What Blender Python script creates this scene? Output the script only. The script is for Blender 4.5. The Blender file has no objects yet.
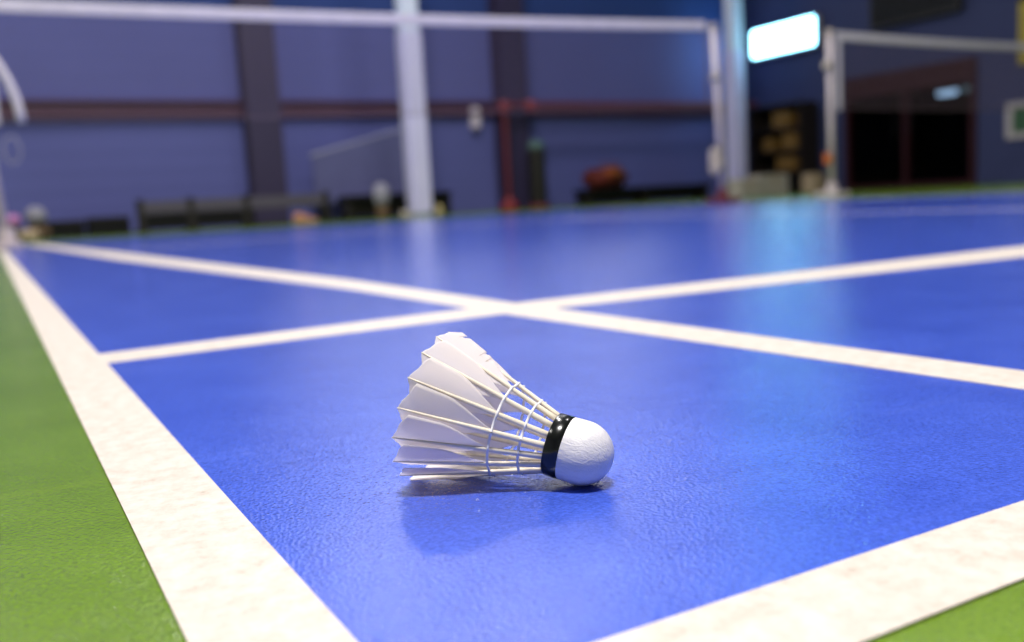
import bpy, bmesh, math, random
from mathutils import Vector, Matrix
random.seed(7)
scene = bpy.context.scene
col = scene.collection
R = math.radians

# ------------------------------------------------------------------ materials
def new_mat(name):
    m = bpy.data.materials.new(name); m.use_nodes = True
    nt = m.node_tree
    b = nt.nodes['Principled BSDF']
    return m, nt, b

def plain(name, rgb, rough=0.6, metal=0.0, spec=0.5, vary=0.06, scale=8.0, bump=0.0, bscale=60.0):
    """base colour broken up a little by noise, optional bump"""
    m, nt, b = new_mat(name)
    tc = nt.nodes.new('ShaderNodeTexCoord')
    n = nt.nodes.new('ShaderNodeTexNoise'); n.inputs['Scale'].default_value = scale; n.inputs['Detail'].default_value = 3
    r = nt.nodes.new('ShaderNodeValToRGB')
    r.color_ramp.elements[0].position = 0.3; r.color_ramp.elements[1].position = 0.7
    r.color_ramp.elements[0].color = [c * (1 - vary) for c in rgb] + [1]
    r.color_ramp.elements[1].color = [min(1, c * (1 + vary)) for c in rgb] + [1]
    nt.links.new(tc.outputs['Object'], n.inputs['Vector'])
    nt.links.new(n.outputs['Fac'], r.inputs['Fac'])
    nt.links.new(r.outputs['Color'], b.inputs['Base Color'])
    b.inputs['Roughness'].default_value = rough
    b.inputs['Metallic'].default_value = metal
    b.inputs['Specular IOR Level'].default_value = spec
    if bump:
        n2 = nt.nodes.new('ShaderNodeTexNoise'); n2.inputs['Scale'].default_value = bscale; n2.inputs['Detail'].default_value = 3
        bp = nt.nodes.new('ShaderNodeBump'); bp.inputs['Strength'].default_value = bump; bp.inputs['Distance'].default_value = 0.002
        nt.links.new(tc.outputs['Object'], n2.inputs['Vector'])
        nt.links.new(n2.outputs['Fac'], bp.inputs['Height'])
        nt.links.new(bp.outputs['Normal'], b.inputs['Normal'])
    return m

def emit(name, rgb, strength):
    m, nt, b = new_mat(name)
    b.inputs['Base Color'].default_value = (*[min(1, c) for c in rgb], 1)
    b.inputs['Emission Color'].default_value = (*rgb, 1)
    b.inputs['Emission Strength'].default_value = strength
    return m

def court_surface(name, rgb, rgb2, rough, spec=0.5, bump=0.35):
    """painted sports vinyl: mottled colour, scuffs, fine pebble grain"""
    m, nt, b = new_mat(name)
    L = nt.links.new
    tc = nt.nodes.new('ShaderNodeTexCoord')
    n = nt.nodes.new('ShaderNodeTexNoise'); n.inputs['Scale'].default_value = 9; n.inputs['Detail'].default_value = 6; n.inputs['Roughness'].default_value = 0.65
    r = nt.nodes.new('ShaderNodeValToRGB')
    r.color_ramp.elements[0].position = 0.33; r.color_ramp.elements[1].position = 0.68
    r.color_ramp.elements[0].color = (*rgb, 1); r.color_ramp.elements[1].color = (*rgb2, 1)
    L(tc.outputs['Object'], n.inputs['Vector']); L(n.outputs['Fac'], r.inputs['Fac'])
    # long faint scuffs
    mp = nt.nodes.new('ShaderNodeMapping'); mp.inputs['Scale'].default_value = (2.5, 30, 1); mp.inputs['Rotation'].default_value = (0, 0, R(-28))
    s = nt.nodes.new('ShaderNodeTexNoise'); s.inputs['Scale'].default_value = 1.5; s.inputs['Detail'].default_value = 5
    sr = nt.nodes.new('ShaderNodeMapRange'); sr.inputs['From Min'].default_value = 0.6; sr.inputs['From Max'].default_value = 0.85
    sr.inputs['To Min'].default_value = 0.0; sr.inputs['To Max'].default_value = 0.22
    L(tc.outputs['Object'], mp.inputs['Vector']); L(mp.outputs['Vector'], s.inputs['Vector']); L(s.outputs['Fac'], sr.inputs['Value'])
    mix = nt.nodes.new('ShaderNodeMix'); mix.data_type = 'RGBA'
    L(sr.outputs['Result'], mix.inputs['Factor']); L(r.outputs['Color'], mix.inputs['A'])
    mix.inputs['B'].default_value = (rgb2[0] * 2.2 + 0.03, rgb2[1] * 1.7 + 0.03, min(1, rgb2[2] * 1.2 + 0.02), 1)
    fl = nt.nodes.new('ShaderNodeTexNoise'); fl.inputs['Scale'].default_value = 650; fl.inputs['Detail'].default_value = 2  # random fleck tone of the vinyl, also imitating sparkle of the grain in colour
    fr = nt.nodes.new('ShaderNodeMapRange'); fr.inputs['From Min'].default_value = .3; fr.inputs['From Max'].default_value = .7
    fr.inputs['To Min'].default_value = .80; fr.inputs['To Max'].default_value = 1.22
    hsv = nt.nodes.new('ShaderNodeHueSaturation')
    L(tc.outputs['Object'], fl.inputs['Vector']); L(fl.outputs['Fac'], fr.inputs['Value']); L(fr.outputs['Result'], hsv.inputs['Value'])
    L(mix.outputs['Result'], hsv.inputs['Color']); L(hsv.outputs['Color'], b.inputs['Base Color'])
    b.inputs['Roughness'].default_value = rough; b.inputs['Specular IOR Level'].default_value = spec
    # pebble grain
    g = nt.nodes.new('ShaderNodeTexNoise'); g.inputs['Scale'].default_value = 900; g.inputs['Detail'].default_value = 3
    g2 = nt.nodes.new('ShaderNodeTexVoronoi'); g2.inputs['Scale'].default_value = 620
    add = nt.nodes.new('ShaderNodeMath'); add.operation = 'ADD'
    L(tc.outputs['Object'], g.inputs['Vector']); L(tc.outputs['Object'], g2.inputs['Vector'])
    L(g.outputs['Fac'], add.inputs[0]); L(g2.outputs['Distance'], add.inputs[1])
    bp = nt.nodes.new('ShaderNodeBump'); bp.inputs['Strength'].default_value = bump; bp.inputs['Distance'].default_value = 0.0008
    L(add.outputs['Value'], bp.inputs['Height']); L(bp.outputs['Normal'], b.inputs['Normal'])
    return m

def line_paint(name):
    m, nt, b = new_mat(name); L = nt.links.new
    tc = nt.nodes.new('ShaderNodeTexCoord')
    n = nt.nodes.new('ShaderNodeTexNoise'); n.inputs['Scale'].default_value = 85; n.inputs['Detail'].default_value = 8; n.inputs['Roughness'].default_value = 0.75
    r = nt.nodes.new('ShaderNodeValToRGB')
    e = r.color_ramp.elements
    e[0].position = 0.24; e[0].color = (0.25, 0.20, 0.15, 1)
    e[1].position = 0.40; e[1].color = (0.575, 0.495, 0.43, 1)
    k = e.new(0.62); k.color = (0.68, 0.615, 0.565, 1)
    L(tc.outputs['Object'], n.inputs['Vector']); L(n.outputs['Fac'], r.inputs['Fac']); L(r.outputs['Color'], b.inputs['Base Color'])
    g = nt.nodes.new('ShaderNodeTexNoise'); g.inputs['Scale'].default_value = 420
    bp = nt.nodes.new('ShaderNodeBump'); bp.inputs['Strength'].default_value = 0.25; bp.inputs['Distance'].default_value = 0.0008
    L(tc.outputs['Object'], g.inputs['Vector']); L(g.outputs['Fac'], bp.inputs['Height']); L(bp.outputs['Normal'], b.inputs['Normal'])
    b.inputs['Roughness'].default_value = 0.5
    return m

def wall_paint(name, rgb, period):
    """painted sheet cladding with shallow horizontal ribs"""
    m, nt, b = new_mat(name); L = nt.links.new
    tc = nt.nodes.new('ShaderNodeTexCoord')
    n = nt.nodes.new('ShaderNodeTexNoise'); n.inputs['Scale'].default_value = 0.7; n.inputs['Detail'].default_value = 5
    r = nt.nodes.new('ShaderNodeValToRGB')
    r.color_ramp.elements[0].color = [c * 0.88 for c in rgb] + [1]; r.color_ramp.elements[1].color = [c * 1.12 for c in rgb] + [1]
    L(tc.outputs['Object'], n.inputs['Vector']); L(n.outputs['Fac'], r.inputs['Fac']); L(r.outputs['Color'], b.inputs['Base Color'])
    w = nt.nodes.new('ShaderNodeTexWave'); w.bands_direction = 'Z'; w.inputs['Scale'].default_value = period
    bp = nt.nodes.new('ShaderNodeBump'); bp.inputs['Strength'].default_value = 0.25; bp.inputs['Distance'].default_value = 0.01
    L(tc.outputs['Object'], w.inputs['Vector']); L(w.outputs['Fac'], bp.inputs['Height']); L(bp.outputs['Normal'], b.inputs['Normal'])
    b.inputs['Roughness'].default_value = 0.7
    b.inputs['Specular IOR Level'].default_value = 0.2
    return m

M = {}
M['blue'] = court_surface('blue_vinyl', (0.046, 0.094, 0.53), (0.066, 0.128, 0.64), 0.11, 0.5, 0.27)
M['green'] = court_surface('green_vinyl', (0.108, 0.190, 0.013), (0.142, 0.240, 0.022), 0.17, 0.45, 0.42)
M['line'] = line_paint('line_paint')
M['wall_upper'] = wall_paint('blue_cladding', (0.035, 0.065, 0.24), 1.2)
M['wall_lower'] = wall_paint('grey_blue_wall', (0.118, 0.128, 0.37), 1.2)
M['wall_right'] = wall_paint('navy_cladding', (0.040, 0.048, 0.125), 1.2)
M['wall_plain'] = plain('grey_render', (0.25, 0.25, 0.30), 0.8)
M['ceiling'] = plain('ceiling_sheet', (0.30, 0.31, 0.36), 0.8)
M['steel_purple'] = plain('dark_purple_steel', (0.036, 0.026, 0.075), 0.55)
M['girt'] = plain('maroon_steel', (0.085, 0.030, 0.060), 0.55)
M['red_pipe'] = plain('red_pipe_paint', (0.13, 0.014, 0.024), 0.5)
M['red_valve'] = plain('red_valve_paint', (0.22, 0.014, 0.02), 0.5)
M['pillar_white'] = plain('pale_blue_paint', (0.74, 0.80, 1.0), 0.45, vary=0.03)
M['pillar_pad'] = plain('lavender_padding', (0.70, 0.67, 1.0), 0.5, vary=0.04)
M['tape_white'] = plain('net_tape', (0.72, 0.66, 0.76), 0.7, bump=0.2, bscale=200)
M['net'] = plain('net_cord', (0.15, 0.10, 0.13), 0.8)
M['post'] = plain('post_paint', (0.60, 0.52, 0.54), 0.4)
M['cream_cap'] = plain('cream_plastic', (0.52, 0.45, 0.38), 0.4)
M['orange_plastic'] = plain('orange_plastic', (0.60, 0.16, 0.03), 0.4)
M['dark_red'] = plain('dark_red_weight', (0.16, 0.035, 0.045), 0.5)
M['black'] = plain('black_board', (0.006, 0.006, 0.007), 0.6, spec=0.2)
M['dark_frame'] = plain('dark_red_frame', (0.030, 0.006, 0.010), 0.6, spec=0.2)
M['dark_grey'] = plain('dark_grey_panel', (0.105, 0.108, 0.26), 0.7)
M['pale_edge'] = plain('pale_edge', (0.30, 0.30, 0.42), 0.6)
M['rail'] = plain('grey_brown_rail', (0.085, 0.075, 0.105), 0.6)
M['white_plastic'] = plain('white_plastic', (0.70, 0.62, 0.72), 0.4)
M['red_cloth'] = plain('red_cloth', (0.14, 0.014, 0.008), 0.8, vary=0.2)
M['orange_cloth'] = plain('orange_cloth', (0.30, 0.07, 0.010), 0.8, vary=0.2)
M['tan'] = plain('tan_card', (0.42, 0.32, 0.21), 0.8)
M['beige'] = plain('beige_card', (0.45, 0.41, 0.36), 0.8, vary=0.1)
M['yellow_beige'] = plain('yellow_beige', (0.62, 0.50, 0.24), 0.7)
M['orange_tan'] = plain('orange_tan', (0.50, 0.22, 0.10), 0.7)
M['pink'] = plain('pink_plastic', (0.55, 0.22, 0.50), 0.35)
M['grey_cloth'] = plain('grey_cloth', (0.30, 0.29, 0.36), 0.9, vary=0.15)
M['brown_bag'] = plain('brown_bag', (0.15, 0.09, 0.05), 0.8)
M['wood_dark'] = plain('dark_wood', (0.014, 0.009, 0.007), 0.5, vary=0.2)
M['amber_card'] = plain('amber_card', (0.16, 0.085, 0.014), 0.6, vary=0.25)
M['yellow'] = plain('yellow_board', (0.34, 0.26, 0.016), 0.5)
M['sign_frame'] = plain('grey_white_frame', (0.42, 0.38, 0.40), 0.5)
M['sign_green'] = plain('dark_green_panel', (0.03, 0.09, 0.04), 0.5)
M['pale_green'] = plain('pale_green_lid', (0.09, 0.16, 0.15), 0.4)
M['bin_black'] = plain('dark_bin', (0.012, 0.009, 0.007), 0.5)
M['lightbox'] = emit('lit_face', (0.30, 0.78, 1.0), 8.5)
M['assumed_daylight'] = emit('assumed_daylit_sheet', (0.90, 0.91, 1.0), 1.5)  # glow of the assumed high window, added to put sheen on the floor
M['tube'] = emit('reflection_glow', (0.45, 0.68, 1.0), 0.75)  # glow imitating light reflected in the door glass
M['reflection_dim'] = emit('faint_reflection_glow', (0.35, 0.55, 0.70), 0.13)
gm, gnt, gb = new_mat('dark_glass'); gb.inputs['Base Color'].default_value = (0.75, 0.78, 0.8, 1); gb.inputs['Roughness'].default_value = 0.02
gb.inputs['Transmission Weight'].default_value = 1.0; gb.inputs['IOR'].default_value = 1.1
M['glass'] = gm

# shuttle materials
def cork_mat():
    m, nt, b = new_mat('white_kid_leather'); L = nt.links.new
    tc = nt.nodes.new('ShaderNodeTexCoord')
    mp = nt.nodes.new('ShaderNodeMapping'); mp.inputs['Scale'].default_value = (1, 1, 0.4)
    n = nt.nodes.new('ShaderNodeTexNoise'); n.inputs['Scale'].default_value = 480; n.inputs['Detail'].default_value = 4; n.inputs['Distortion'].default_value = 1.2
    L(tc.outputs['Object'], mp.inputs['Vector']); L(mp.outputs['Vector'], n.inputs['Vector'])
    bp = nt.nodes.new('ShaderNodeBump'); bp.inputs['Strength'].default_value = 0.5; bp.inputs['Distance'].default_value = 0.0007
    L(n.outputs['Fac'], bp.inputs['Height']); L(bp.outputs['Normal'], b.inputs['Normal'])
    b.inputs['Base Color'].default_value = (0.83, 0.80, 0.82, 1); b.inputs['Roughness'].default_value = 0.42
    return m
M['cork'] = cork_mat()
M['tape_black'] = plain('black_gloss_tape', (0.006, 0.006, 0.006), 0.2, spec=0.6)
M['thread'] = plain('white_glued_thread', (0.85, 0.83, 0.86), 0.4)
M['shaft'] = plain('cream_quill', (0.90, 0.80, 0.64), 0.35, vary=0.05, scale=200)
def vane_mat():
    m, nt, b = new_mat('goose_feather'); L = nt.links.new
    b.inputs['Base Color'].default_value = (0.96, 0.90, 0.89, 1); b.inputs['Roughness'].default_value = 0.6
    tr = nt.nodes.new('ShaderNodeBsdfTranslucent'); tr.inputs['Color'].default_value = (0.99, 0.95, 0.94, 1)
    mx = nt.nodes.new('ShaderNodeMixShader'); mx.inputs['Fac'].default_value = 0.5
    out = nt.nodes['Material Output']
    L(b.outputs['BSDF'], mx.inputs[1]); L(tr.outputs['BSDF'], mx.inputs[2]); L(mx.outputs['Shader'], out.inputs['Surface'])
    tc = nt.nodes.new('ShaderNodeTexCoord')
    w = nt.nodes.new('ShaderNodeTexWave'); w.bands_direction = 'Z'; w.inputs['Scale'].default_value = 700; w.inputs['Distortion'].default_value = 1.0
    bp = nt.nodes.new('ShaderNodeBump'); bp.inputs['Strength'].default_value = 0.12; bp.inputs['Distance'].default_value = 0.0002
    L(tc.outputs['Object'], w.inputs['Vector']); L(w.outputs['Fac'], bp.inputs['Height']); L(bp.outputs['Normal'], b.inputs['Normal'])
    return m
M['vane'] = vane_mat()

# ------------------------------------------------------------------ mesh helpers
def obj(name, bm, mat, parent=None, smooth=False, loc=None):
    me = bpy.data.meshes.new(name)
    bmesh.ops.recalc_face_normals(bm, faces=bm.faces[:])
    bm.to_mesh(me); bm.free()
    me.materials.append(mat)
    if smooth:
        for p in me.polygons: p.use_smooth = True
    o = bpy.data.objects.new(name, me); col.objects.link(o)
    if parent: o.parent = parent
    if loc: o.location = loc
    return o

def tag(o, label, cat, group=None):
    o['label'] = label; o['category'] = cat
    if group: o['group'] = group
    return o

def thing(name, label, cat, loc=(0, 0, 0), group=None, rz=0):
    o = bpy.data.objects.new(name, None); col.objects.link(o)
    o.location = loc; o.rotation_euler = (0, 0, rz); o.empty_display_size = 0.1
    return tag(o, label, cat, group)

def struct(name, bm, mat, parent=None):
    o = obj(name, bm, mat, parent)
    if not parent: o['kind'] = 'structure'
    return o

def BM(): return bmesh.new()

def box(bm, x0, x1, y0, y1, z0, z1, bevel=0.0, rot=None, seg=2):
    t = bmesh.new()
    vs = [t.verts.new(p) for p in ((x0,y0,z0),(x1,y0,z0),(x1,y1,z0),(x0,y1,z0),(x0,y0,z1),(x1,y0,z1),(x1,y1,z1),(x0,y1,z1))]
    for f in ((3,2,1,0),(4,5,6,7),(0,1,5,4),(1,2,6,5),(2,3,7,6),(3,0,4,7)): t.faces.new([vs[i] for i in f])
    if bevel: bmesh.ops.bevel(t, geom=t.edges[:], offset=bevel, segments=seg, affect='EDGES', clamp_overlap=True)
    if rot is not None: bmesh.ops.transform(t, matrix=rot, verts=t.verts[:])
    merge(bm, t); return bm

def merge(bm, t):
    me = bpy.data.meshes.new('tmp'); t.to_mesh(me); t.free(); bm.from_mesh(me); bpy.data.meshes.remove(me)

def tube(bm, pts, rad, seg=10, cap=True):
    """round tube through points; rad a number or list"""
    pts = [Vector(p) for p in pts]; n = len(pts)
    rr = rad if isinstance(rad, (list, tuple)) else [rad] * n
    rings = []
    prev = None
    for i, p in enumerate(pts):
        d = (pts[min(i + 1, n - 1)] - pts[max(i - 1, 0)]).normalized()
        if prev is None:
            a = d.orthogonal().normalized()
        else:
            a = (prev - d * prev.dot(d)).normalized()
        prev = a; b = d.cross(a)
        rings.append([bm.verts.new(p + (a * math.cos(2*math.pi*k/seg) + b * math.sin(2*math.pi*k/seg)) * rr[i]) for k in range(seg)])
    for i in range(n - 1):
        for k in range(seg):
            bm.faces.new((rings[i][k], rings[i][(k+1) % seg], rings[i+1][(k+1) % seg], rings[i+1][k]))
    if cap:
        bm.faces.new(rings[0][::-1]); bm.faces.new(rings[-1])
    return bm

def lathe(bm, prof, seg=32, z0=0.0, cx=0.0, cy=0.0):
    """prof: list of (r, z); r == 0 closes at a pole"""
    rings = []
    for r, z in prof:
        if r < 1e-9: rings.append([bm.verts.new((cx, cy, z0 + z))])
        else: rings.append([bm.verts.new((cx + r*math.cos(2*math.pi*k/seg), cy + r*math.sin(2*math.pi*k/seg), z0 + z)) for k in range(seg)])
    for a, b in zip(rings, rings[1:]):
        for k in range(seg):
            k2 = (k + 1) % seg
            if len(a) == 1: bm.faces.new((a[0], b[k2], b[k]))
            elif len(b) == 1: bm.faces.new((a[k], a[k2], b[0]))
            else: bm.faces.new((a[k], a[k2], b[k2], b[k]))
    return bm

def strip(bm, left, right, z0, z1):
    """flat slab between two polylines of (x, y)"""
    n = len(left)
    lo = [(bm.verts.new((*a, z0)), bm.verts.new((*b, z0))) for a, b in zip(left, right)]
    hi = [(bm.verts.new((*a, z1)), bm.verts.new((*b, z1))) for a, b in zip(left, right)]
    for i in range(n - 1):
        bm.faces.new((hi[i][0], hi[i][1], hi[i+1][1], hi[i+1][0]))
        bm.faces.new((lo[i][1], lo[i][0], lo[i+1][0], lo[i+1][1]))
        bm.faces.new((lo[i][0], hi[i][0], hi[i+1][0], lo[i+1][0]))
        bm.faces.new((hi[i][1], lo[i][1], lo[i+1][1], hi[i+1][1]))
    bm.faces.new((lo[0][0], lo[0][1], hi[0][1], hi[0][0])); bm.faces.new((lo[-1][1], lo[-1][0], hi[-1][0], hi[-1][1]))
    return bm

# ------------------------------------------------------------------ the hall
MAT_TOP = 0.0006; LINE_TOP = 0.0009
XL, XR, YB, YF, H = -9.0, 13.2, 14.0, -9.0, 7.5
struct('floor', box(BM(), XL-.2, XR+.2, YF-.2, YB+.2, -0.2, 0.0), M['green'])
struct('floor_court', box(BM(), 0.0, 6.10, 0.0, 8.72, -0.001, MAT_TOP), M['blue'])
line_tops = []
def court_line(l, r):
    line_tops.append(1)      # each coat of paint lies a hair above the one before
    return struct('floor_line', strip(BM(), l, r, -0.0005, LINE_TOP + 0.00002*len(line_tops)), M['line'])
court_line([(0, 0), (0, 8.72)], [(0.04, 0), (0.04, 8.72)])                               # side line
court_line([(0.04, 0.0), (6.1, 0.0)], [(0.04, 0.04), (6.1, 0.04)])                       # back line
court_line([(0.04, .708), (.44, .7175), (1.25, .655), (6.06, .36)], [(0.04, .777), (.47, .800), (1.447, .778), (6.06, .50)])   # long service line
sx = [(.4525, .04), (.4359, .71), (.4358, 1.21), (.335, 3.35), (.20, 8.7)]
sx2 = [(.4970, .04), (.4956, .80), (.5057, 1.41), (.4530, 4.0), (.33, 8.7)]
court_line(sx, sx2)                                                                       # inner side line
court_line([(3.03, .60), (3.03, 4.70)], [(3.07, .60), (3.07, 4.70)])                     # centre line
court_line([(.30, 4.70), (6.06, 4.70)], [(.30, 4.74), (6.06, 4.74)])                     # short service line
court_line([(5.60, .04), (5.60, 8.72)], [(5.64, .04), (5.64, 8.72)])
court_line([(6.06, .04), (6.06, 8.72)], [(6.10, .04), (6.10, 8.72)])

wb = struct('wall_back', box(BM(), XL, XR+.2, YB, YB+.2, 0, 3.15), M['wall_lower'])
obj('cladding', box(BM(), XL, XR+.2, YB-.015, YB+.2, 3.15, H), M['wall_upper'], wb)
struct('wall_left', box(BM(), XL-.2, XL, YF, YB+.2, 0, H), M['wall_plain'])
struct('wall_front', box(BM(), XL-.2, XR+.2, YF-.2, YF, 0, H), M['wall_plain'])
# right wall with the doorway opening cut out (y 8.98 .. 11.45, z 0 .. 1.98)
DY0, DY1, DZ = 8.96, 11.46, 1.92
wr = BM()
box(wr, XR, XR+.2, YF, DY0, 0, H); box(wr, XR, XR+.2, DY1, YB, 0, H); box(wr, XR, XR+.2, DY0, DY1, DZ, H)
struct('wall_right', wr, M['wall_right'])
struct('ceiling', box(BM(), XL-.2, XR+.2, YF-.2, YB+.2, H, H+.2), M['ceiling'])

# assumed glowing window high in the back wall, unseen, added for floor sheen
b = BM(); wx0, wx1, wz0, wz1 = 3.4, 11.0, 4.0, 7.1
box(b, wx0, wx1, YB-.05, YB, wz0-.06, wz0); box(b, wx0, wx1, YB-.05, YB, wz1, wz1+.06)
for i in range(6): x = wx0 + (wx1-wx0)*i/5; box(b, x-.03, x+.03, YB-.05, YB, wz0, wz1)
wf = struct('window_assumed_1', b, M['sign_frame'])
b = BM(); box(b, wx0, wx1, YB-.03, YB-.018, wz0, wz1); obj('glow_pane', b, M['assumed_daylight'], wf)  # glowing sheet added to be mirrored in the floor
# steel frame against the back wall
def hcol(x, w):
    b = BM(); y1 = YB; y0 = YB - .34
    box(b, x-w/2, x+w/2, y0, y0+.03, 0, H); box(b, x-w/2, x+w/2, y1-.03, y1, 0, H); box(b, x-.02, x+.02, y0+.03, y1-.03, 0, H)
    return struct('wall_column', b, M['steel_purple'])
hcol(3.64, .50); hcol(7.85, .50)
g = BM(); box(g, XL, XR, YB-.12, YB, 1.60, 1.63); box(g, XL, XR, YB-.12, YB, 1.80, 1.83); box(g, XL, XR, YB-.05, YB, 1.63, 1.80)
struct('wall_beam', g, M['girt'])

# pillars standing in the hall, padded to 2.75 m
def pillar(x, y, w):
    b = BM(); box(b, x-w/2, x+w/2, y-w/2, y+w/2, 0, H, bevel=.03)
    p = struct('pillar', b, M['pillar_white'])
    b = BM(); box(b, x-w/2-.02, x+w/2+.02, y-w/2-.02, y+w/2+.02, 0.02, 2.66, bevel=.035)
    obj('padding', b, M['pillar_pad'], p)
pillar(5.53, 12.6, .26); pillar(12.18, 13.1, .25)

# door in the right wall: dark framed glass front with an unlit room behind
b = BM()
fx0, fx1 = XR-.04, XR+.10
box(b, fx0, fx1, DY0, DY0+.10, 0, DZ); box(b, fx0, fx1, DY1-.10, DY1, 0, DZ); box(b, fx0, fx1, DY0+.10, DY1-.10, DZ-.36, DZ)
box(b, fx0, fx1, 10.18, 10.26, 0, DZ-.36); box(b, fx0, fx1, DY0+.10, 10.18, 0, .08); box(b, fx0, fx1, 10.26, DY1-.10, 0, .08)
d = struct('door_1', b, M['dark_frame'])
b = BM(); box(b, XR+.03, XR+.04, DY0+.1, 10.18, .08, DZ-.36); obj('glass_pane', b, M['glass'], d)
b = BM(); box(b, XR+.03, XR+.04, 10.26, DY1-.1, .08, DZ-.36); obj('glass_pane', b, M['glass'], d)
for y in (10.08, 10.36):
    b = BM(); tube(b, [(XR-.05, y, .85), (XR-.09, y, .85), (XR-.09, y, 1.15), (XR-.05, y, 1.15)], .012); obj('handle', b, M['black'], d)
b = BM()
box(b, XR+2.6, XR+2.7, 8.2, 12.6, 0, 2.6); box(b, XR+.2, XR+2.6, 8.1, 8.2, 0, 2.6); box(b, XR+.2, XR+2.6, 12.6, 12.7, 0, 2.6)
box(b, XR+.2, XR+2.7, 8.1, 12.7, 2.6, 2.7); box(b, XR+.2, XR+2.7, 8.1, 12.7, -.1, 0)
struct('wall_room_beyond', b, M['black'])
# added glowing bars behind the glass, imitating light reflected in it
def reflection_bar(y0, y1, z, label, mat, x=XR+.6):
    t = thing('reflection_bar', label, 'reflection', (x, (y0+y1)/2, z), 'glowing bars imitating reflections in the dark glass doors')
    h = (y1-y0)/2
    b = BM(); box(b, -.03, .03, -h, h, .05, .10, bevel=.008); obj('bar_back', b, M['black'], t)
    b = BM(); tube(b, [(0, -h+.02, 0), (0, h-.02, 0)], .045, 12); obj('tube', b, mat, t)
    b = BM(); tube(b, [(0, 0, .10), (0, 0, 2.6-z)], .008, 8); obj('bar_hanger', b, M['black'], t)
reflection_bar(9.72, 10.08, 1.50, 'glowing bar imitating bluish reflection in the dark glass doors', M['tube'])
reflection_bar(9.24, 9.64, 1.52, 'faint glowing bar imitating a reflection beside the brighter bluish one', M['reflection_dim'])

# signs on the right wall
t = thing('lit_sign', 'brightly lit white sign box high on wall beside pale pillar', 'sign', (XR-.012, 12.76, 2.575))
b = BM(); box(b, -.14, 0, -.80, .80, 0, .54, bevel=.02); obj('case', b, M['sign_frame'], t)
b = BM(); box(b, -.155, -.135, -.77, .77, .03, .51, bevel=.008); obj('lit_panel', b, M['lightbox'], t)
t = thing('sign_board', 'unlit black sign board high on wall above the second net', 'sign', (XR, 10.0, 2.66))
b = BM(); box(b, -.12, 0, -.80, .80, 0, .55, bevel=.015); obj('panel', b, M['black'], t)
b = BM()
for y0, y1, z0, z1 in ((-.82,.82,.53,.57),(-.82,.82,-.02,.02),(-.82,-.78,.02,.53),(.78,.82,.02,.53)): box(b, -.13, 0, y0, y1, z0, z1)
obj('frame', b, M['bin_black'], t)
t = thing('wall_notice', 'small pale framed notice with dark green panel on right wall', 'sign', (XR, 8.18, .64))
b = BM()
for y0, y1, z0, z1 in ((-.30,.30,.44,.52),(-.30,.30,0,.08),(-.30,-.20,.08,.44),(.20,.30,.08,.44)): box(b, -.04, 0, y0, y1, z0, z1, bevel=.006)
obj('frame', b, M['sign_frame'], t)
b = BM(); box(b, -.02, 0, -.20, .20, .08, .44); obj('panel', b, M['sign_green'], t)
t = thing('yellow_board', 'yellow board high on right wall cut by photo edge', 'sign', (XR, 7.88, 1.68))
b = BM(); box(b, -.05, 0, -.42, .42, 0, .90, bevel=.015); obj('panel', b, M['yellow'], t)
b = BM(); box(b, -.06, 0, -.44, .44, .88, .93); obj('rail', b, M['black'], t)

# red fire pipe along the girt and its riser
t = thing('fire_pipe', 'red fire pipe running along back wall and down to floor', 'pipe', (7.50, 13.42, 0))
b = BM(); tube(b, [(0, 0, .14), (0, 0, 1.70)], .045); obj('riser', b, M['red_pipe'], t)
b = BM(); tube(b, [(-.12, 0, 1.70), (5.5, 0, 1.72)], .055); obj('run', b, M['red_pipe'], t)
b = BM(); lathe(b, [(0,0),(.16,0),(.16,.06),(.10,.14),(.06,.22),(0,.22)], 16); obj('base_flange', b, M['red_valve'], t)
b = BM(); lathe(b, [(0,-.10),(.09,-.09),(.11,0),(.09,.09),(0,.10)], 16, 1.68); obj('valve', b, M['red_valve'], t)
b = BM(); lathe(b, [(0,-.10),(.10,-.09),(.13,0),(.10,.09),(0,.10)], 16, 1.69, .50); obj('valve', b, M['red_valve'], t)

# tall dark bin with pale lid
t = thing('tall_bin', 'tall narrow black bin with pale green lid by red pipe', 'bin', (7.93, 13.2, 0))
b = BM(); lathe(b, [(0,.06),(.10,.06),(.145,.10),(.15,.95),(.13,.98),(0,.98)], 20); obj('body', b, M['bin_black'], t)
b = BM(); lathe(b, [(0,.98),(.14,.98),(.145,1.03),(.10,1.10),(0,1.12)], 20); obj('lid', b, M['pale_green'], t)
b = BM(); lathe(b, [(0,0),(.19,0),(.19,.05),(.15,.08),(0,.08)], 20); obj('base', b, M['dark_red'], t)

# pale box on the wall under the girt
t = thing('wall_box', 'small pale dispenser box on back wall left of red pipe', 'dispenser', (7.22, YB, 1.38))
b = BM(); box(b, -.07, .07, -.12, -.10, .02, .34, bevel=.008); box(b, -.08, .08, -.10, 0, 0, .36, bevel=.02); obj('case', b, M['white_plastic'], t)
b = BM(); box(b, -.055, .055, -.10, -.02, -.06, .0, bevel=.01); obj('nozzle', b, M['dark_grey'], t)

# dark panel with sloping pale top edge
t = thing('sloping_panel', 'dark panel with pale sloping top edge against back wall', 'panel', (4.25, 13.5, 0))
b = BM(); strip(b, [(0, .28), (1.50, .28)], [(0, .97), (1.50, 1.35)], -.02, .02)
bmesh.ops.transform(b, matrix=Matrix.Rotation(R(90), 4, 'X'), verts=b.verts[:]); obj('panel', b, M['dark_grey'], t)
b = BM(); tube(b, [(-.03, 0, .98), (1.53, 0, 1.365)], .022); obj('top_rail', b, M['pale_edge'], t)
for x in (.06, 1.44):
    b = BM(); tube(b, [(x, 0, 0), (x, 0, .32)], .02); box(b, x-.03, x+.03, -.2, .2, 0, .03); obj('leg', b, M['black'], t)

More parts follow.
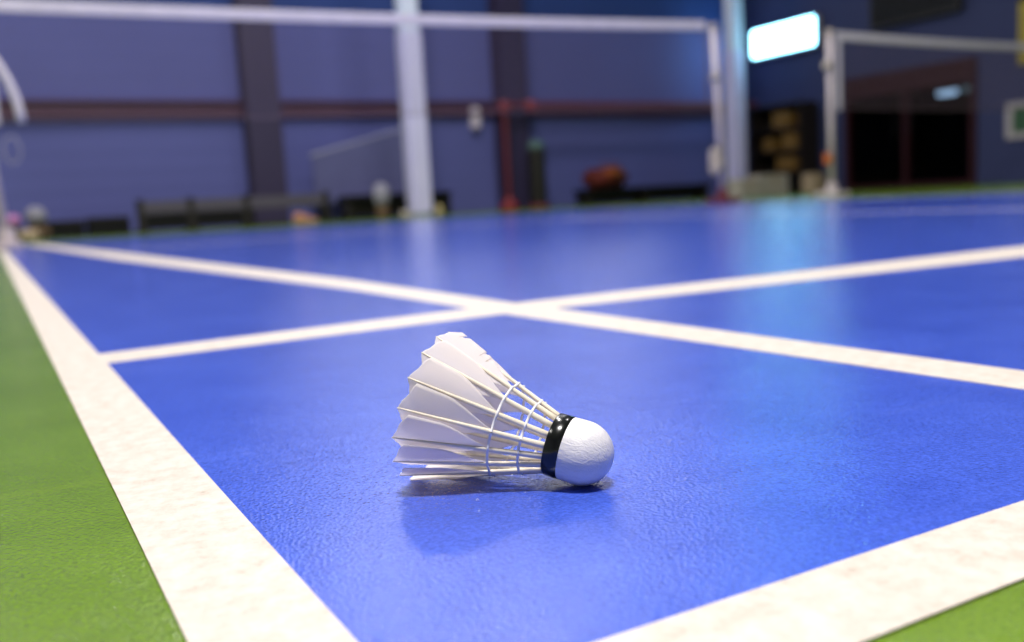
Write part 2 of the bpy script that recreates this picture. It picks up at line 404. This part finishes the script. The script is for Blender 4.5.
# long rail bench
t = thing('rail_bench', 'long low bench with grey top rail and black panels', 'bench', (1.70, 13.0, 0))
b = BM()
box(b, 0, 2.58, -.03, .03, .24, .41, bevel=.01); obj('rail', b, M['rail'], t)
b = BM(); box(b, .06, 1.50, -.01, .02, .03, .24); obj('panel', b, M['black'], t)
for x in (.02, .66, 1.40, 2.54):
    b = BM(); box(b, x-.05, x+.05, -.035, .035, 0, .44, bevel=.008); box(b, x-.06, x+.06, -.2, .2, 0, .04, bevel=.008); obj('leg', b, M['bin_black'], t)

# low black storage boxes by the wall on the left
for i, (x0, x1, h, lab) in enumerate(((.60, 1.06, .22, 'low black box at wall nearest the left net post'), (1.10, 1.62, .24, 'low black box touching left end of rail bench'))):
    t = thing('storage_box', lab, 'box', ((x0+x1)/2, 13.5, 0), 'low black boxes along the back wall')
    w = (x1-x0)/2
    b = BM(); box(b, -w, w, -.2, .2, 0, h-.04, bevel=.015); obj('body', b, M['black'], t)
    b = BM(); box(b, -w-.01, w+.01, -.21, .21, h-.045, h, bevel=.012); obj('lid', b, M['bin_black'], t)

# things by the left net post at the far wall
t = thing('sports_bag', 'brown sports bag with grey towel on top at far left', 'bag', (.47, 12.5, 0))
b = BM(); box(b, -.14, .14, -.12, .12, 0, .20, bevel=.06, seg=4); obj('body', b, M['brown_bag'], t, True)
b = BM(); tube(b, [(-.09,-.1,.17), (-.06,-.1,.26), (.06,-.1,.26), (.09,-.1,.17)], .012); obj('handle', b, M['bin_black'], t)
b = BM(); lathe(b, [(0,.18),(.09,.19),(.12,.26),(.11,.34),(.06,.39),(0,.40)], 16); obj('towel', b, M['grey_cloth'], t, True)
b = BM(); lathe(b, [(0,.0),(.11,.01),(.12,.05),(.10,.12),(0,.13)], 16)
tag(obj('shoe_bag', b, M['tan'], None, True, (.36, 12.15, 0)), 'tan lumpy pouch on floor before the brown sports bag', 'bag')
t = thing('water_bottle', 'dark bottle with round pink top beside brown sports bag', 'bottle', (.22, 12.5, 0))
b = BM(); lathe(b, [(0,0),(.07,0),(.075,.02),(.075,.15),(.04,.18),(0,.18)], 16); obj('body', b, M['bin_black'], t, True)
b = BM(); lathe(b, [(0,.17),(.06,.18),(.09,.24),(.07,.30),(0,.32)], 16); obj('cap', b, M['pink'], t, True)

# black bench right of the rail bench and what stands by it
t = thing('black_bench', 'low black bench against wall behind the nearer pale pillar', 'bench', (5.40, 13.2, 0))
b = BM(); box(b, -.86, .86, -.2, .2, .28, .36, bevel=.015); obj('seat', b, M['black'], t)
b = BM(); box(b, -.80, .80, -.02, .02, .05, .28); obj('panel', b, M['bin_black'], t)
for x in (-.80, .80):
    b = BM(); box(b, x-.04, x+.04, -.19, .19, 0, .28, bevel=.008); obj('leg', b, M['bin_black'], t)
t = thing('flask', 'grey white flask standing left of the nearer pale pillar', 'flask', (4.98, 12.7, 0))
b = BM(); lathe(b, [(0,0),(.07,0),(.09,.02),(.09,.16),(.06,.20),(0,.20)], 20); obj('base', b, M['brown_bag'], t, True)
b = BM(); lathe(b, [(0,.20),(.09,.20),(.115,.28),(.12,.40),(.09,.48),(0,.52)], 20); obj('body', b, M['grey_cloth'], t, True)
def shoe(x, y, rz, mat, label, s=1.0):
    t = thing('sports_shoe', label, 'shoe', (x, y, 0), 'shoes left on the floor by the back wall', rz)
    b = BM(); pr = []
    rows = [(-.14,.035,.11),(-.10,.045,.13),(-.04,.042,.12),(.02,.045,.09),(.08,.05,.065),(.13,.04,.05),(.15,.02,.04)]
    rings = []
    for px, w, h in rows:
        rings.append([b.verts.new((px*s, w*s*math.cos(a), (.025 + (h-.025)*max(0, math.sin(a)))*s)) for a in [math.pi*k/8 for k in range(9)]])
    for a, c in zip(rings, rings[1:]):
        for k in range(8): b.faces.new((a[k], a[k+1], c[k+1], c[k]))
        b.faces.new((a[8], a[0], c[0], c[8]))
    b.faces.new(rings[0]); b.faces.new(rings[-1][::-1])
    obj('upper', b, mat, t, True)
    b = BM(); box(b, -.15*s, .155*s, -.05*s, .05*s, 0, .03*s, bevel=.012*s); obj('sole', b, M['cream_cap'], t)
shoe(3.77, 12.5, 0, M['orange_tan'], 'orange tan shoe on floor under end of rail bench', 1.15)
shoe(5.20, 12.30, .3, M['cream_cap'], 'cream shoe at left foot of the nearer pale pillar', .8)
shoe(5.84, 12.62, 1.2, M['yellow_beige'], 'yellowish shoe at right foot of the nearer pale pillar', 1.25)

# low black bench with red and orange bag
t = thing('low_bench', 'long low black bench at back wall left of right net post', 'bench', (10.2, 13.3, 0))
b = BM(); box(b, -1.4, 1.35, -.2, .2, .20, .28, bevel=.015); obj('seat', b, M['black'], t)
for x in (-1.3, -.1, 1.25):
    b = BM(); box(b, x-.05, x+.05, -.19, .19, 0, .2, bevel=.008); obj('leg', b, M['bin_black'], t)
b = BM(); box(b, -1.3, 1.25, -.015, .015, .03, .2); obj('panel', b, M['bin_black'], t)
t = thing('duffel_bag', 'red duffel bag with orange side resting on low black bench', 'bag', (9.32, 13.25, .28))
b = BM(); box(b, -.44, .44, -.15, .15, 0, .34, bevel=.09, seg=4); obj('body', b, M['red_cloth'], t, True)
b = BM(); box(b, -.10, .30, -.17, .05, .14, .37, bevel=.06, seg=3); obj('pocket', b, M['orange_cloth'], t, True)
b = BM(); tube(b, [(-.2,-.14,.30), (-.16,-.14,.42), (.16,-.14,.42), (.2,-.14,.30)], .015); obj('handle', b, M['dark_red'], t)

# cartons and shelf in the right corner
def carton(x, y, w, dp, h, mat, label, grp='cartons on the floor in the right corner', z=0):
    t = thing('carton', label, 'box', (x, y, z), grp)
    b = BM(); box(b, -w/2, w/2, -dp/2, dp/2, 0, h, bevel=.008); obj('body', b, mat, t)
    b = BM(); box(b, -w/2-.006, w/2+.006, -.03, .03, h-.005, h+.004); box(b, -.03, .03, -dp/2-.004, -dp/2+.01, h*.4, h); obj('packing_tape', b, M['tan'], t)
carton(11.32, 12.0, .46, .34, .30, M['beige'], 'beige carton on floor at foot of the farther pillar')
carton(11.92, 12.05, .66, .34, .36, M['beige'], 'wider beige carton beside the one at the farther pillar')
carton(12.74, 11.78, .26, .30, .34, M['tan'], 'small brown carton on floor left of the second net post')
t = thing('display_shelf', 'dark shelf unit in corner below the lit sign box', 'shelf', (12.86, 12.6, 0))
for y in (-.62, .62):
    b = BM(); box(b, -.22, .22, y-.02, y+.02, 0, 1.62); obj('side_panel', b, M['wood_dark'], t)
b = BM(); box(b, .20, .22, -.60, .60, 0, 1.62); obj('back_panel', b, M['wood_dark'], t)
for z in (.05, .40, .78, 1.18, 1.60):
    b = BM(); box(b, -.22, .20, -.60, .60, z-.015, z+.015); obj('shelf', b, M['wood_dark'], t)
for (y, w, z, h, lab) in ((-.30,.34,0.797,.30,'amber carton on middle board of dark corner shelf, right end'), (.22,.26,0.797,.24,'amber carton on middle board of dark corner shelf, left end'), (-.10,.40,1.197,.28,'amber carton on upper board of dark corner shelf'), (-.2,.44,0.417,.26,'amber carton on lower board of dark corner shelf')):
    tt = thing('shelf_carton', lab, 'box', (12.84, 12.6+y, z), 'amber cartons on the corner shelf')
    b = BM(); box(b, -.14, .14, -w/2, w/2, 0, h, bevel=.01); obj('body', b, M['amber_card'], tt)
    b = BM(); box(b, -.145, .145, -.03, .03, h-.004, h+.004); obj('packing_tape', b, M['brown_bag'], tt)

# ------------------------------------------------------------------ nets and posts
def net_post(x, y, h, lean, label, base_mat, winch=None, knob=None, orange=False):
    t = thing('net_post', label, 'net post', (x, y, 0), 'badminton net posts')
    b = BM(); tube(b, [(0,0,.03), (lean*.5,0,h*.5), (lean,0,h)], .030, 14); obj('pole', b, M['post'], t, True)
    b = BM(); box(b, -.09, .09, -.16, .16, 0, .05, bevel=.012); lathe(b, [(0,.05),(.055,.05),(.05,.14),(0,.14)], 16); obj('base', b, base_mat, t)
    b = BM(); lathe(b, [(0,-.02),(.036,-.02),(.036,.02),(.02,.035),(0,.04)], 14, h, lean); obj('cap', b, M['cream_cap'], t)
    if winch:
        dx, z = winch
        b = BM(); box(b, dx-.05, dx+.05, -.05, .05, z-.13, z+.13, bevel=.03, seg=3); tube(b, [(dx,-.05,z),(dx,-.10,z),(dx-.05,-.10,z-.07)], .012); obj('winch', b, M['cream_cap'], t)
    if knob:
        b = BM(); lathe(b, [(0,-.04),(.04,-.035),(.045,0),(.04,.035),(0,.04)], 14, knob, -.05); obj('knob', b, M['cream_cap'], t)
    if orange:
        b = BM(); box(b, -.085, -.03, -.04, .04, .33, .44, bevel=.015); obj('clip', b, M['orange_plastic'], t)
    return t
net_post(.055, 6.7, 1.60, -.10, 'pale net post at left edge of the photo', M['post'])
net_post(6.10, 6.7, 1.63, -.06, 'pale leaning net post with cream winch near its foot', M['dark_red'], winch=(-.09, .40), knob=1.18)
net_post(7.57, 6.7, 1.64, -.01, 'pale net post holding the second net at right', M['post'], knob=1.32, orange=True)

def net(label, x0, x1, y, za0, za1, sag, drop=.76, step=.022, loose=None):
    """mesh hanging from a white tape; za0/za1 heights of the tape's top at its ends"""
    t = thing('badminton_net', label, 'net', (x0, y, 0), 'badminton nets')
    W = x1 - x0; n = int(W / step)
    top = lambda x: za0 + (za1 - za0) * x / W - sag * 4 * (x / W) * (1 - x / W)
    segs = 24
    b = BM()
    xs = [W * i / segs for i in range(segs + 1)]
    ring = []
    for x in xs:
        z = top(x); ring.append([b.verts.new((x, dy, z + dz)) for dy, dz in ((-.006, -.078), (-.009, -.04), (-.006, 0), (.006, 0), (.009, -.04), (.006, -.078))])
    for a, c in zip(ring, ring[1:]):
        for k in range(6): b.faces.new((a[k], a[(k+1) % 6], c[(k+1) % 6], c[k]))
    b.faces.new(ring[0]); b.faces.new(ring[-1][::-1])
    obj('top_tape', b, M['tape_white'], t)
    b = BM(); r = .0009
    for i in range(n + 1):
        x = W * i / n; z = top(x)
        tube(b, [(x, 0, z - .07), (x, 0, z - drop)], r, 3, False)
    rows = int(drop / step)
    for k in range(4, rows + 1):
        tube(b, [(x, 0, top(x) - k * step) for x in xs], r, 3, False)
    obj('mesh', b, M['net'], t)
    b = BM(); tube(b, [(x, 0, top(x) - drop) for x in xs], .004, 6); obj('bottom_cord', b, M['net'], t)
    b = BM(); box(b, -.025, .025, -.008, .008, top(0)-drop-.02, top(0)-.005, bevel=.003); obj('side_tape', b, M['tape_white'], t)
    b = BM(); box(b, W-.012, W+.012, -.008, .008, top(W)-drop-.02, top(W)-.005, bevel=.003); obj('side_tape', b, M['net'], t)
    return t
n1 = net('long white taped badminton net spanning the blue court', .075, 5.945, 6.7, 1.575, 1.685, .02)
n2 = net('second badminton net beyond the right end of the blue court', 7.69, 12.6, 6.7, 1.655, 1.67, .03)
# tie cords from the tape to the posts, loose strap and coil at the left end
b = BM(); tube(b, [(5.86, 0, 1.665), (5.912, 0, 1.62)], .006, 6); obj('tie_cord', b, M['tape_white'], n1)
b = BM(); tube(b, [(0, 0, 1.64), (-.08, 0, 1.645)], .008, 6); obj('tie_cord', b, M['tape_white'], n2)
b = BM()
pts = [(.00, -.06, 1.24), (.055, -.06, 1.15), (.095, -.06, 1.06), (.125, -.06, .96), (.140, -.06, .87), (.145, -.06, .80)]
ring = []
for i, p in enumerate(pts):
    q0 = Vector(pts[max(i-1,0)]); q1 = Vector(pts[min(i+1,len(pts)-1)]); d = (q1-q0).normalized(); nn = Vector((d.z, 0, -d.x))*.026
    v = Vector(p); ring.append([b.verts.new(v+nn+Vector((0,s,0))) for s in (-.004,.004)] + [b.verts.new(v-nn+Vector((0,s,0))) for s in (.004,-.004)])
for a, c in zip(ring, ring[1:]):
    for k in range(4): b.faces.new((a[k], a[(k+1)%4], c[(k+1)%4], c[k]))
b.faces.new(ring[0]); b.faces.new(ring[-1][::-1])
obj('loose_strap', b, M['tape_white'], n1, True)
b = BM(); tube(b, [(.07+.05*math.cos(a), -.05, .63+.085*math.sin(a)) for a in [math.pi*2*k/20*1.4 for k in range(21)]], .006, 6)
obj('cord_coil', b, M['grey_cloth'], n1)

# ------------------------------------------------------------------ the shuttlecock
mm = 0.001
sh = thing('shuttlecock', 'white feather shuttlecock lying on blue court floor', 'shuttlecock')
CONTACT = Vector((0.1673, 0.1584, MAT_TOP))
UH = Vector((-0.051, 0.0610, 0)).normalized()       # horizontal heading of the skirt
CR, RIM, LRIM, R0, Z0 = 13.5, 33.0, 70.8, 10.8, 11.0
elev = math.atan2(RIM, LRIM) - math.asin(CR / math.hypot(RIM, LRIM))
axis = (UH * math.cos(elev) + Vector((0, 0, 1)) * math.sin(elev)).normalized()
side = Vector((0, 0, 1)).cross(axis).normalized(); upv = axis.cross(side)
rotm = Matrix((side, upv, axis)).transposed()         # local z = axis, local y = up, local x = side
sh.matrix_world = Matrix.Translation(CONTACT) @ rotm.to_4x4()
off = rotm.transposed() @ Vector((0, 0, CR * mm + 0.0001))   # sphere centre in local coordinates
def sobj(name, b, mat, parent=sh, smooth=True):
    if parent is sh:
        bmesh.ops.translate(b, verts=b.verts[:], vec=off)
    else:
        bmesh.ops.translate(b, verts=b.verts[:], vec=off)
    return obj(name, b, mat, parent, smooth)
prof = [(0, -CR)] + [(CR*math.sin(a), -CR*math.cos(a)) for a in [math.pi/2*k/14 for k in range(1, 15)]] + [(CR*.995, 3), (CR*.985, 6.5), (CR*.965, 12.6), (CR*.90, 13.2), (0, 13.2)]
b = BM(); lathe(b, [(r*mm, z*mm) for r, z in prof], 56); sobj('cork_base', b, M['cork'])
b = BM(); lathe(b, [(r*mm, z*mm) for r, z in ((13.25,6.3),(13.48,6.5),(13.42,9.5),(13.28,12.6),(13.0,12.9),(12.6,12.6),(12.8,6.4),(13.25,6.3))], 56); sobj('black_band', b, M['tape_black'])

NF = 16
PHASE = 0.5
RAGGED = (3,)      # worn feathers with split barbs
def feather_frame(k, s, jit=0):
    """point on shaft, outward normal, tangent (towards growing angle)"""
    a = 2*math.pi*(k + PHASE)/NF + jit
    r = R0 + (RIM - R0)*s; z = Z0 + (LRIM - Z0)*s
    n0 = Vector((math.cos(a), math.sin(a), 0)); tg = Vector((-math.sin(a), math.cos(a), 0))
    d = Vector((n0.x*(RIM-R0), n0.y*(RIM-R0), LRIM-Z0)).normalized()
    n = tg.cross(d).normalized()
    if n.dot(n0) < 0: n = -n
    return Vector((n0.x*r, n0.y*r, z)), n, tg, d
def smoothstep(x): x = max(0, min(1, x)); return x*x*(3-2*x)
def make_feather(k):
    # quill: tapered, slightly flattened
    fb = BM(); rings = []
    for i in range(13):
        s = i/12; p, n, t, d = feather_frame(k, s)
        w = 1.25*(1-s)**.75 + .24; h = 1.0*(1-s)**.75 + .22
        rings.append([fb.verts.new((p + n*(.15 + h*math.sin(q)) + t*w*math.cos(q))*mm) for q in [2*math.pi*j/8 for j in range(8)]])
    for a, c in zip(rings, rings[1:]):
        for j in range(8): fb.faces.new((a[j], a[(j+1)%8], c[(j+1)%8], c[j]))
    fb.faces.new(rings[0]); fb.faces.new(rings[-1][::-1])
    quill = sobj('feather', fb, M['shaft'])
    # vane: two webs folding inwards from the quill
    rng = random.Random(100 + k)
    NS, NW = 72, 7
    vb = BM(); grid = []
    notch = []
    if k in RAGGED:
        for ri, dep in ((NS - 7, .62), (NS - 8, .80), (NS - 30, .50), (NS - 31, .72), (NS - 37, .48), (NS - 38, .74)): notch.append((1, ri + (k - 3), dep))
    for i in range(NS + 1):
        row = []
        q = i/NS
        for j in range(-NW, NW + 1):
            u = j/NW
            for sg, ri, dep in notch:              # split between barbs
                if ri == i and u*sg > dep: u = dep*sg
            au = abs(u)
            s0 = .34 if u > 0 else .36
            send = .997 - .085*au**1.15 + (.006*math.sin(9*u + k) if au > .2 else 0)
            s = s0 + (send - s0)*q
            p, n, t, d = feather_frame(k, s)
            sp = 2*math.pi*(R0 + (RIM-R0)*s)/NF
            prof = smoothstep((q + .06)/.72)**.85
            w = sp*((1.22 if k in RAGGED else .95) if u > 0 else .62)*prof
            dd = w*au
            slope = -.13 if u > 0 else .52
            drop = dd*slope + .04*dd*dd*(.22 if u > 0 else .15) - .05
            wob = .12*math.sin(q*5 + k*1.7 + u*2)*au
            row.append(vb.verts.new((p + t*math.copysign(dd, u) - n*(drop + wob))*mm))
        grid.append(row)
    for i in range(NS):
        for j in range(2*NW):
            vb.faces.new((grid[i][j], grid[i][j+1], grid[i+1][j+1], grid[i+1][j]))
    v = sobj('vane', vb, M['vane'], quill)
    so = v.modifiers.new('thickness', 'SOLIDIFY'); so.thickness = 0.00012; so.offset = 0
    return quill
for k in range(NF): make_feather(k)
for s in (.19, .385):
    b = BM(); pts = []
    for i in range(NF*6 + 1):
        a = i/6
        k0 = a
        p, n, t, d = feather_frame(k0, s)
        f = a - math.floor(a); f = min(f, 1-f)
        sag = (1 - math.cos(2*math.pi*f))*.35
        pts.append((p + n*(1.0*max(0, 1-f*4) - sag*.6 + .1))*mm)
    tube(b, pts[:-1] + [pts[0]], .62*mm, 6, False); sobj('binding_thread', b, M['thread'])

# ------------------------------------------------------------------ light
def lamp(x, y, sx, sy, power, colr=(1, .97, .94), z=H-.25, rz=0):
    l = bpy.data.lights.new('ceiling_light', 'AREA'); l.shape = 'RECTANGLE'; l.size = sx; l.size_y = sy; l.energy = power; l.color = colr
    o = bpy.data.objects.new('ceiling_light', l); col.objects.link(o); o.location = (x, y, z); o.rotation_euler = (0, 0, rz)
    return o
lamp(-.1, -.8, .30, 1.5, 510, rz=R(40))                       # assumed lamp over this corner of the court, out of view
for x, y, p in ((2.4, 5.2, 190), (6.5, 3.5, 80), (3.6, 9.0, 140), (6.5, 9.0, 45), (-3.0, 10.5, 180), (-4.5, 3.0, 70)):  # further assumed lamps out of view, filling the hall with light
    lamp(x, y, .35, 1.3, p)
w = bpy.data.worlds.new('hall_air'); scene.world = w; w.use_nodes = True
w.node_tree.nodes['Background'].inputs['Color'].default_value = (.2, .22, .3, 1)
w.node_tree.nodes['Background'].inputs['Strength'].default_value = .05

# ------------------------------------------------------------------ camera
cam = bpy.data.cameras.new('camera'); co = bpy.data.objects.new('camera', cam); col.objects.link(co)
rt = Vector((0.87172104, -0.48679615, -0.05596381)); up = Vector((0.10958845, 0.08236532, 0.99055859)); fw = Vector((0.47759063, 0.86962375, -0.12514682))
co.matrix_world = Matrix.Translation((-0.0358647, -0.1583905, 0.1179766)) @ Matrix((rt, up, -fw)).transposed().to_4x4()
cam.sensor_width = 36; cam.lens = 932.975*36/1024
cam.clip_start = .01; cam.clip_end = 100
cam.dof.use_dof = True; cam.dof.focus_distance = .385; cam.dof.aperture_fstop = 5.8; cam.dof.aperture_blades = 7
scene.camera = co

scene.view_settings.view_transform = 'Standard'; scene.view_settings.look = 'None'
scene.view_settings.gamma = 1; scene.view_settings.exposure = 0.55; scene.view_settings.use_curve_mapping = False
